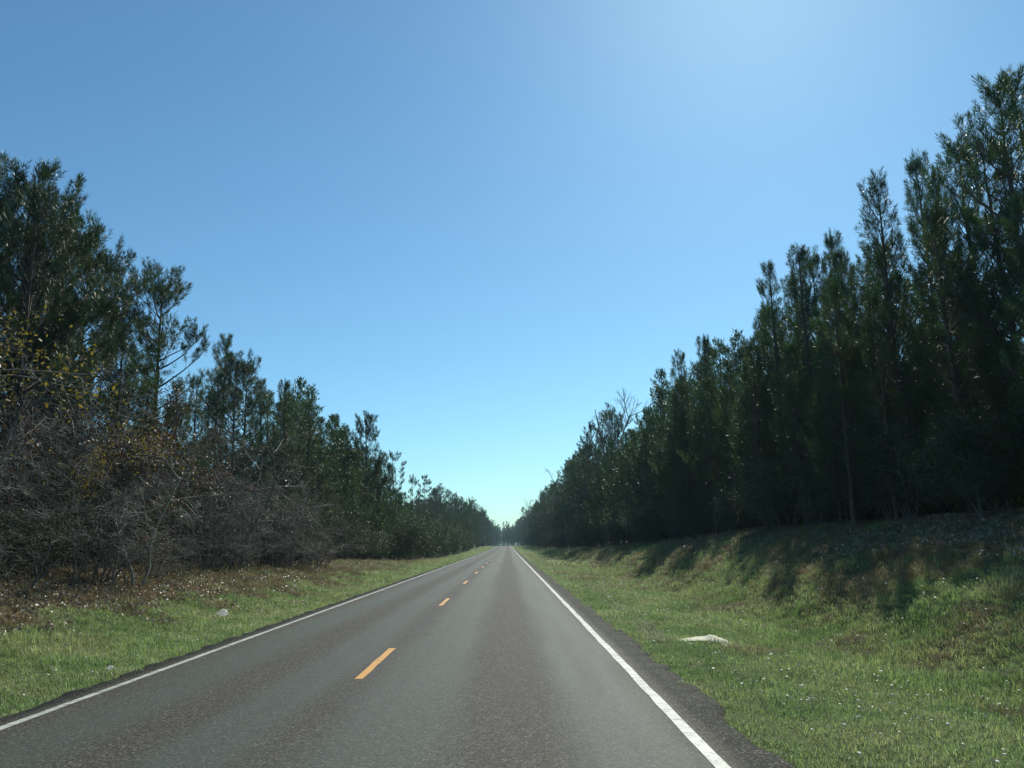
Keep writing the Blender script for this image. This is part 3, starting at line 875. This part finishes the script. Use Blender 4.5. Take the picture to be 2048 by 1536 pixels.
# ------------------------------------------------------------------ uncountable ground cover and deep woods (instanced on points)
def scatter(name, label, cat, P, rot, scl, idx, sources):
    col = bpy.data.collections.new(name + '_sources')
    for k_, me in enumerate(sources):
        so_ = bpy.data.objects.new('%s_source_%02d' % (name, k_), me); col.objects.link(so_)
    me = bpy.data.meshes.new(name)
    n = len(P)
    me.vertices.add(n); me.vertices.foreach_set('co', np.asarray(P, np.float32).ravel())
    me.attributes.new('rot', 'FLOAT_VECTOR', 'POINT').data.foreach_set('vector', np.asarray(rot, np.float32).ravel())
    me.attributes.new('scl', 'FLOAT_VECTOR', 'POINT').data.foreach_set('vector', np.asarray(scl, np.float32).ravel())
    me.attributes.new('idx', 'INT', 'POINT').data.foreach_set('value', np.asarray(idx, np.int32))
    o = link(name, me)
    for mm in sources[0].materials: me.materials.append(mm)
    ng = bpy.data.node_groups.new(name, 'GeometryNodeTree')
    ng.interface.new_socket('Geometry', in_out='INPUT', socket_type='NodeSocketGeometry')
    ng.interface.new_socket('Geometry', in_out='OUTPUT', socket_type='NodeSocketGeometry')
    gi = ng.nodes.new('NodeGroupInput'); go = ng.nodes.new('NodeGroupOutput')
    ci = ng.nodes.new('GeometryNodeCollectionInfo'); ci.inputs['Collection'].default_value = col
    ci.inputs['Separate Children'].default_value = True; ci.inputs['Reset Children'].default_value = True
    ip = ng.nodes.new('GeometryNodeInstanceOnPoints')

    def attr(nm, typ):
        a_ = ng.nodes.new('GeometryNodeInputNamedAttribute'); a_.data_type = typ; a_.inputs['Name'].default_value = nm
        return a_.outputs['Attribute']
    ng.links.new(gi.outputs[0], ip.inputs['Points']); ng.links.new(ci.outputs[0], ip.inputs['Instance'])
    ip.inputs['Pick Instance'].default_value = True
    ng.links.new(attr('idx', 'INT'), ip.inputs['Instance Index'])
    e2r = ng.nodes.new('FunctionNodeEulerToRotation'); ng.links.new(attr('rot', 'FLOAT_VECTOR'), e2r.inputs[0])
    ng.links.new(e2r.outputs[0], ip.inputs['Rotation'])
    ng.links.new(attr('scl', 'FLOAT_VECTOR'), ip.inputs['Scale'])
    ng.links.new(ip.outputs[0], go.inputs[0])
    md = o.modifiers.new('scatter', 'NODES'); md.node_group = ng
    return tag(o, label, cat, kind='stuff')


def blades(seed, n, hgt, rad, wid, bend, mat, name):
    r = np.random.default_rng(seed); q_ = MB()
    a_ = r.uniform(0, 2 * PI, n); rr = rad * np.sqrt(r.random(n))
    B0 = np.stack([rr * np.cos(a_), rr * np.sin(a_), np.full(n, -0.01)], 1)
    az = r.uniform(0, 2 * PI, n); h = hgt * r.uniform(0.45, 1.15, n); bd = bend * r.uniform(0.3, 1.3, n)
    out = np.stack([np.cos(az), np.sin(az), np.zeros(n)], 1)
    sd_ = np.stack([-np.sin(az), np.cos(az), np.zeros(n)], 1)
    up_ = np.array([0, 0, 1.0])
    mid = B0 + up_ * (h * 0.6)[:, None] + out * (h * bd * 0.35)[:, None]
    tip = B0 + up_ * (h * (1 - 0.35 * bd))[:, None] + out * (h * bd)[:, None]
    wv = sd_ * wid * 0.5
    V = np.stack([B0 - wv, B0 + wv, mid + wv * 0.8, mid - wv * 0.8, tip], 1).reshape(-1, 3)
    i_ = np.arange(n) * 5
    q_.add(V, np.concatenate([np.stack([i_, i_ + 1, i_ + 2], 1), np.stack([i_, i_ + 2, i_ + 3], 1), np.stack([i_ + 3, i_ + 2, i_ + 4], 1)]))
    return q_.mesh(name, [mat])


def sample(x0, x1, y0, y1, dens):
    n = int((x1 - x0) * (y1 - y0) * dens)
    return rng.uniform(x0, x1, n), rng.uniform(y0, y1, n)


def in_view(X, Y, pad=1.0):
    return (np.abs(X - 0.005 * Y) < Y * 0.70 + pad)


def finish(X, Y, smin, smax, zoff=0.0, tilt=0.12, zs=None):
    n = len(X)
    P = np.stack([X, Y, ground_z(X, Y) + zoff], 1)
    rot = np.stack([rng.normal(size=n) * tilt, rng.normal(size=n) * tilt, rng.uniform(0, 2 * PI, n)], 1)
    s = rng.uniform(smin, smax, n)
    sc = np.stack([s, s, s * (zs if zs is not None else 1)], 1)
    return P, rot, sc


gs = [blades(500 + k_, 26, 0.070, 0.14, 0.0050, 0.8, M['grass'], 'grass_clump') for k_ in range(4)]
gt = [blades(520 + k_, 30, 0.17, 0.13, 0.0060, 0.7, M['grass'], 'tall_grass_clump') for k_ in range(3)]
gd = [blades(540 + k_, 24, 0.15, 0.15, 0.0055, 1.0, M['grass_dry'], 'dry_grass_clump') for k_ in range(3)]
gp = [blades(560 + k_, 18, 0.045, 0.14, 0.006, 1.6, M['grass_pale'], 'flattened_grass_clump') for k_ in range(2)]


def track_x(Y):
    return np.interp(Y, [10, 14, 20, 28, 40, 60, 90, 140], [2.5, 2.6, 2.85, 3.15, 3.3, 3.2, 3.1, 2.9])


PX, PY, SS, II = [], [], [], []
for (y0_, y1_, dn, sm, sx2) in [(4.5, 18, 95, 0.9, 1.3), (18, 34, 60, 1.1, 1.6), (34, 65, 26, 1.5, 2.2), (65, 140, 8, 2.2, 3.4), (140, 420, 1.6, 3.0, 5.0)]:
    for (xa, xb) in ((1.95, 13.0), (-12.5, -5.45)):
        X, Y = sample(xa, xb, y0_, y1_, dn)
        keep = in_view(X, Y)
        edge_noise = (vnoise(X, Y, 31, 1.6) - 0.5) * 0.5
        if xa > 0:
            keep &= X > EDGE_R - 0.10 + edge_noise * 0.5 + 0.34 * rng.random(len(X)) ** 2
            br = vnoise(X, Y, 33, 0.5) + vnoise(X, Y, 34, 1.7) * 0.4 + np.interp(X, [2, 6.5, 8, 12, 13], [-0.6, -0.45, -0.05, 0.15, 0.25])
        else:
            keep &= X < EDGE_L + 0.12 + edge_noise * 0.5 - 0.34 * rng.random(len(X)) ** 2
            br = vnoise(X, Y, 35, 0.5) + vnoise(X, Y, 36, 1.7) * 0.4 + np.interp(-X, [5.5, 7.0, 8.5, 10, 12], [-0.65, -0.45, -0.05, 0.35, 0.6]) - np.interp(Y, [30, 70], [0, 0.25])
        keep &= ~((br > 0.62) & (rng.random(len(X)) < 0.66))
        keep &= ~((np.abs(X - track_x(Y)) < 0.16) & (xa > 0) & (Y < 140) & (rng.random(len(X)) < 0.6))
        keep &= (((X - 3.55) / 0.55) ** 2 + ((Y - 15.4) / 0.26) ** 2) > 0.8
        keep &= np.hypot(X + 7.55, Y - 22.6) > 0.18
        X, Y = X[keep], Y[keep]
        s = rng.uniform(sm, sx2, len(X))
        tall = np.where(X > 0, np.interp(X, [2, 4.5, 5.6, 7.2, 8.5, 12], [0.02, 0.06, 0.45, 0.5, 0.25, 0.2]), np.interp(-X, [5.5, 7, 9, 12], [0.08, 0.2, 0.25, 0.1]))
        tall = tall * (vnoise(X, Y, 37, 0.8) * 1.4)
        ii = np.where(rng.random(len(X)) < tall * 0.8, 4 + rng.integers(0, 3, len(X)), rng.integers(0, 4, len(X)))
        PX.append(X); PY.append(Y); SS.append(s); II.append(ii)
X = np.concatenate(PX); Y = np.concatenate(PY); s = np.concatenate(SS); ii = np.concatenate(II)
P, rot, sc = finish(X, Y, 1, 1)
sc *= np.stack([s, s, s ** 0.55], 1)
scatter('verge_grass', 'short green grass on both verges of the road', 'grass', P, rot, sc, ii, gs + gt)

PX, PY, SS = [], [], []
for (y0_, y1_, dn, sm, sx2) in [(4.5, 24, 60, 0.9, 1.4), (24, 50, 26, 1.2, 1.9), (50, 130, 5, 2.0, 3.2)]:
    for (xa, xb) in ((2.6, 13.0), (-12.5, -5.8)):
        X, Y = sample(xa, xb, y0_, y1_, dn)
        if xa > 0:
            br = vnoise(X, Y, 33, 0.5) + vnoise(X, Y, 34, 1.7) * 0.4 + np.interp(X, [2, 5.5, 8, 12, 13], [-0.42, -0.26, 0.06, 0.2, 0.3])
        else:
            br = vnoise(X, Y, 35, 0.5) + vnoise(X, Y, 36, 1.7) * 0.4 + np.interp(-X, [5.5, 7.0, 8.5, 10, 12], [-0.6, -0.4, -0.1, 0.15, 0.3])
        keep = in_view(X, Y) & (br > 0.50 + 0.35 * rng.random(len(X)))
        PX.append(X[keep]); PY.append(Y[keep]); SS.append(rng.uniform(sm, sx2, keep.sum()))
X = np.concatenate(PX); Y = np.concatenate(PY); s = np.concatenate(SS)
P, rot, sc = finish(X, Y, 1, 1, tilt=0.25); sc *= np.stack([s, s, s ** 0.5], 1)
scatter('dry_grass', 'brown dry grass in patches on the banks', 'dry grass', P, rot, sc, rng.integers(0, 3, len(X)), gd)

Y = rng.uniform(11, 140, 5200) ** 1.0
Y = 15 + 125 * rng.random(2000) ** 1.15
X = track_x(Y) + rng.normal(size=len(Y)) * 0.085
kp = vnoise(X, Y, 41, 0.7) > 0.42
X, Y = X[kp], Y[kp]
P, rot, sc = finish(X, Y, 0.9, 1.6, 0.03)
sc *= np.interp(Y, [10, 140], [1.0, 2.2])[:, None]
scatter('flattened_grass', 'pale flattened grass in a wheel track beside the pavement', 'grass', P, rot, sc, rng.integers(0, 2, len(X)), gp)

# dead leaves
lit = []
for k_ in range(4):
    r = np.random.default_rng(600 + k_); q_ = MB()
    C = np.stack([r.uniform(-0.25, 0.25, 16), r.uniform(-0.25, 0.25, 16), r.uniform(0.005, 0.07, 16)], 1)
    leaves(q_, C, 0.085, r, aspect=0.65, fold=0.35)
    lit.append(q_.mesh('dead_leaves', [M['litter']]))
PX, PY = [], []
for (y0_, y1_, dn) in [(7, 26, 34), (26, 48, 18), (48, 80, 5)]:
    X, Y = sample(-13.5, -6.0, y0_, y1_, dn)
    br = vnoise(X, Y, 35, 0.5) * 0.8 + vnoise(X, Y, 36, 1.7) * 0.4 + np.interp(-X, [6, 7.5, 8.8, 10, 12], [-0.75, -0.35, 0.0, 0.4, 0.6]) - np.interp(Y, [30, 60], [0, 0.3])
    keep = in_view(X, Y) & (br > 0.34 + 0.62 * rng.random(len(X)))
    PX.append(X[keep]); PY.append(Y[keep])
    X, Y = sample(9.5, 14, y0_ + 8, y1_, dn * 0.3)
    PX.append(X); PY.append(Y)
X = np.concatenate(PX); Y = np.concatenate(PY)
P, rot, sc = finish(X, Y, 0.8, 1.25, 0.015)
scatter('leaf_litter', 'brown dead leaves strewn over the slope below the brush', 'dead leaves', P, rot, sc, rng.integers(0, 4, len(X)), lit)

# white flowers
fl = []
for k_ in range(3):
    r = np.random.default_rng(650 + k_); q_ = MB()
    h = (0.09, 0.12, 0.15)[k_]
    q_.tube([(0, 0, 0), (0.005, 0, h * 0.5), (0, 0.006, h)], [0.002, 0.0015, 0.0015], 3, 1)
    n = 7; an = np.arange(n) * 2 * PI / n
    top = np.array([0, 0.006, h])
    ring = top + np.stack([np.cos(an) * 0.019, np.sin(an) * 0.019, np.full(n, 0.004) + r.normal(size=n) * 0.004], 1)
    V = np.concatenate([[top + [0, 0, 0.006]], ring, [top - [0, 0, 0.004]]])
    F = [(0, 1 + q2, 1 + (q2 + 1) % n) for q2 in range(n)] + [(n + 1, 1 + (q2 + 1) % n, 1 + q2) for q2 in range(n)]
    q_.add(V, F)
    fl.append(q_.mesh('white_flower', [M['petal'], M['grass']]))
PX, PY = [], []
for (xa, xb, dn0) in ((2.4, 11.5, 6.0), (-10.5, -5.8, 2.2)):
    for (y0_, y1_, k2) in [(5, 30, 1.0), (30, 60, 0.8), (60, 120, 0.3)]:
        X, Y = sample(xa, xb, y0_, y1_, dn0 * k2)
        keep = in_view(X, Y) & (vnoise(X, Y, 61, 0.45) + vnoise(X, Y, 62, 1.5) * 0.5 > 0.62)
        PX.append(X[keep]); PY.append(Y[keep])
X = np.concatenate(PX); Y = np.concatenate(PY)
P, rot, sc = finish(X, Y, 0.75, 1.25, 0.0, 0.3)
sc *= np.interp(Y, [15, 100], [1.0, 1.6])[:, None]
scatter('wildflowers', 'tiny white wildflowers dotted through the verge grass', 'flowers', P, rot, sc, rng.integers(0, 3, len(X)), fl)

# deep woods behind the rows that can be told apart
src = []
for pr in (YOUNG_F[0], YOUNG_F[2], MATURE_F[0], MATURE_F[3], YOUNG_F[3]):
    wd, fl_ = pr[3]
    q_ = MB()
    for mbx, mi in ((wd, 0), (fl_, 1)):
        for v_, f_ in zip([np.concatenate(mbx.V)], [np.concatenate(mbx.F)]): q_.add(v_, f_, mi)
    src.append(q_.mesh('deep_pine', [M['pine_bark'], M['needle_far']]))
for pr in GREEN_F:
    src.append(pr[2])
PX, PY, SS, II = [], [], [], []
for side in (1, -1):
    for (y0_, y1_, dn) in [(10, 110, 0.075), (110, 480, 0.030)]:
        X, Y = sample(20.5, 50, y0_, y1_, dn)
        zt = np.array([(ztop_right(x_, y_) if side > 0 else ztop_left(-x_, y_)) for x_, y_ in zip(np.minimum(X, 17), Y)])
        if side < 0: zt *= np.where((Y > 34) & (Y < 52), 0.62, 0.84)
        h = zt * rng.uniform(0.70, 0.90, len(X)) - ground_z(X * side, Y)
        ii = rng.integers(0, 5, len(X))
        PX.append(X * side); PY.append(Y); SS.append(h / np.where((ii == 2) | (ii == 3), 18.0, 14.0)); II.append(ii)
    X, Y = sample(34, 75, 20, 130, 0.045)
    PX.append(X * side); PY.append(Y); SS.append(rng.uniform(0.9, 1.5, len(X))); II.append(rng.integers(5, 7, len(X)))
    X, Y = sample(14.5, 34, 12, 110, 0.16)
    PX.append(X * side); PY.append(Y); SS.append(rng.uniform(0.45, 0.95, len(X))); II.append(rng.integers(5, 7, len(X)))
# the wood that closes the view where the road bends away
for (xa, xb, y0_, y1_, n, h0, h1) in [(-30, 40, 600, 900, 170, 15, 21), (-60, -12, 480, 760, 150, 16, 22), (9, 60, 460, 760, 150, 16, 22)]:
    X = rng.uniform(xa, xb, n); Y = rng.uniform(y0_, y1_, n)
    keep = ~((X > -9) & (X < 6) & (Y < 640)); X, Y = X[keep], Y[keep]
    ii = rng.integers(0, 5, len(X))
    PX.append(X); PY.append(Y); SS.append(rng.uniform(h0, h1, len(X)) / np.where((ii == 2) | (ii == 3), 18.0, 14.0)); II.append(ii)
X = np.concatenate(PX); Y = np.concatenate(PY); s = np.concatenate(SS); ii = np.concatenate(II)
P, rot, sc = finish(X, Y, 1, 1, tilt=0.02); sc *= s[:, None]
scatter('deep_woods', 'dense mass of pine woods behind the front rows on both sides', 'woods', P, rot, sc, ii, src)

# ------------------------------------------------------------------ small things on the verges
# pale heap of spilled sand
def heap(name, x, y, L, W, Hh, mat, seed):
    n, m_ = 40, 14
    u = np.linspace(-1, 1, n); v = np.linspace(-1, 1, m_)
    U, Vv = np.meshgrid(u, v)
    env = np.clip(1 - np.abs(U) ** 1.6, 0, 1) ** 0.7
    Xl = x + U * L / 2; Yl = y + Vv * W / 2 * (0.25 + 0.75 * env)
    hgt = Hh * np.clip(1 - Vv ** 2, 0, 1) * (0.25 + 0.75 * np.exp(-((U - 0.25) / 0.35) ** 2)) * (0.6 + 0.8 * vnoise(Xl, Yl, seed, 9.0)) * env
    Z = ground_z(Xl, Yl) + hgt + 0.06 * env - 0.03
    V = np.stack([Xl, Yl, Z], -1).reshape(-1, 3)
    i_ = np.arange(m_ - 1)[:, None] * n; j_ = np.arange(n - 1)[None, :]
    a_ = i_ + j_
    q_ = MB(); q_.add(V, np.concatenate([np.stack([a_, a_ + 1, a_ + n + 1], -1).reshape(-1, 3), np.stack([a_, a_ + n + 1, a_ + n], -1).reshape(-1, 3)]))
    return link(name, q_.mesh(name, [mat], True))


tag(heap('sand_heap', 3.50, 15.4, 1.35, 0.60, 0.11, M['sand'], 71), 'pale cream heap of spilled sand lying in the green verge grass', 'sand')


def crumpled(name, x, y, size, seed, tail=True):
    r = np.random.default_rng(seed)
    nu, nv = 22, 12
    th = np.linspace(0, 2 * PI, nu, endpoint=False); ph = np.linspace(0.05, PI - 0.05, nv)
    T, Ph = np.meshgrid(th, ph)
    Rr = size * (0.75 + 0.5 * vnoise(T * 2.2 + 4, Ph * 3, seed, 1.6))
    Rr = Rr + tail * size * 0.9 * np.exp(-((T - PI) / 0.30) ** 2) * np.exp(-((Ph - PI / 2) / 0.30) ** 2)
    Xl = Rr * np.sin(Ph) * np.cos(T); Yl = 0.7 * Rr * np.sin(Ph) * np.sin(T); Z = 0.75 * Rr * np.cos(Ph) + size * 0.45
    V = np.stack([Xl, Yl, Z], -1).reshape(-1, 3)
    i_ = np.arange(nv - 1)[:, None] * nu; j_ = np.arange(nu)[None, :]; j2 = (j_ + 1) % nu
    q_ = MB(); q_.add(V, np.concatenate([np.stack([i_ + j_, i_ + nu + j_, i_ + nu + j2], -1).reshape(-1, 3), np.stack([i_ + j_, i_ + nu + j2, i_ + j2], -1).reshape(-1, 3)]))
    o = link(name, q_.mesh(name, [M['plastic']], False))
    o.location = (x, y, gz(x, y) + 0.09)
    return o


tag(crumpled('plastic_bag', -7.55, 22.6, 0.125, 81), 'crumpled white plastic bag lying on the grass below the brush slope', 'plastic bag')
tag(crumpled('paper_scrap', -6.0, 13.0, 0.045, 83, False), 'small white scrap of litter in the grass near the pavement edge', 'litter')


def post(x, y, h, label):
    e = bpy.data.objects.new('marker_post', None); COL.objects.link(e); e.location = (x, y, gz(x, y))
    tag(e, label, 'post')
    q_ = MB(); q_.tube([(0, 0, -0.2), (0, 0, h * 0.6), (0, 0, h)], [0.05, 0.05, 0.045], 8); link('stake', q_.mesh('stake', [M['black_post']], True), e)
    q_ = MB(); q_.tube([(0, -0.03, h), (0, -0.03, h + 0.22)], [0.14, 0.14], 8); link('cap', q_.mesh('cap', [M['black_post']], True), e)


post(7.6, 205, 0.5, 'short dark marker post in the far verge beside the ditch-side pines')
post(5.6, 245, 0.6, 'small dark marker post farther off near the crest of the road')

# ------------------------------------------------------------------ thin summer haze filling the air over the whole scene
hz = MB()
c8 = np.array([(x_, y_, z_) for x_ in (-1550, 1550) for y_ in (-100, 3600) for z_ in (-7, 30)], float)
hz.add(c8, [(0, 1, 3), (0, 3, 2), (4, 6, 7), (4, 7, 5), (0, 4, 5), (0, 5, 1), (2, 3, 7), (2, 7, 6), (0, 2, 6), (0, 6, 4), (1, 5, 7), (1, 7, 3)])
t = NT('haze_air')
pv = t.n('ShaderNodeVolumePrincipled'); pv.inputs['Color'].default_value = (0.55, 0.82, 1.0, 1); pv.inputs['Density'].default_value = 0.0002
pv.inputs['Anisotropy'].default_value = 0.2
t.l(pv.outputs[0], t.out.inputs['Volume'])
tag(link('haze', hz.mesh('haze', [t.m])), 'thin pale haze in the air above the road', 'haze', kind='stuff')
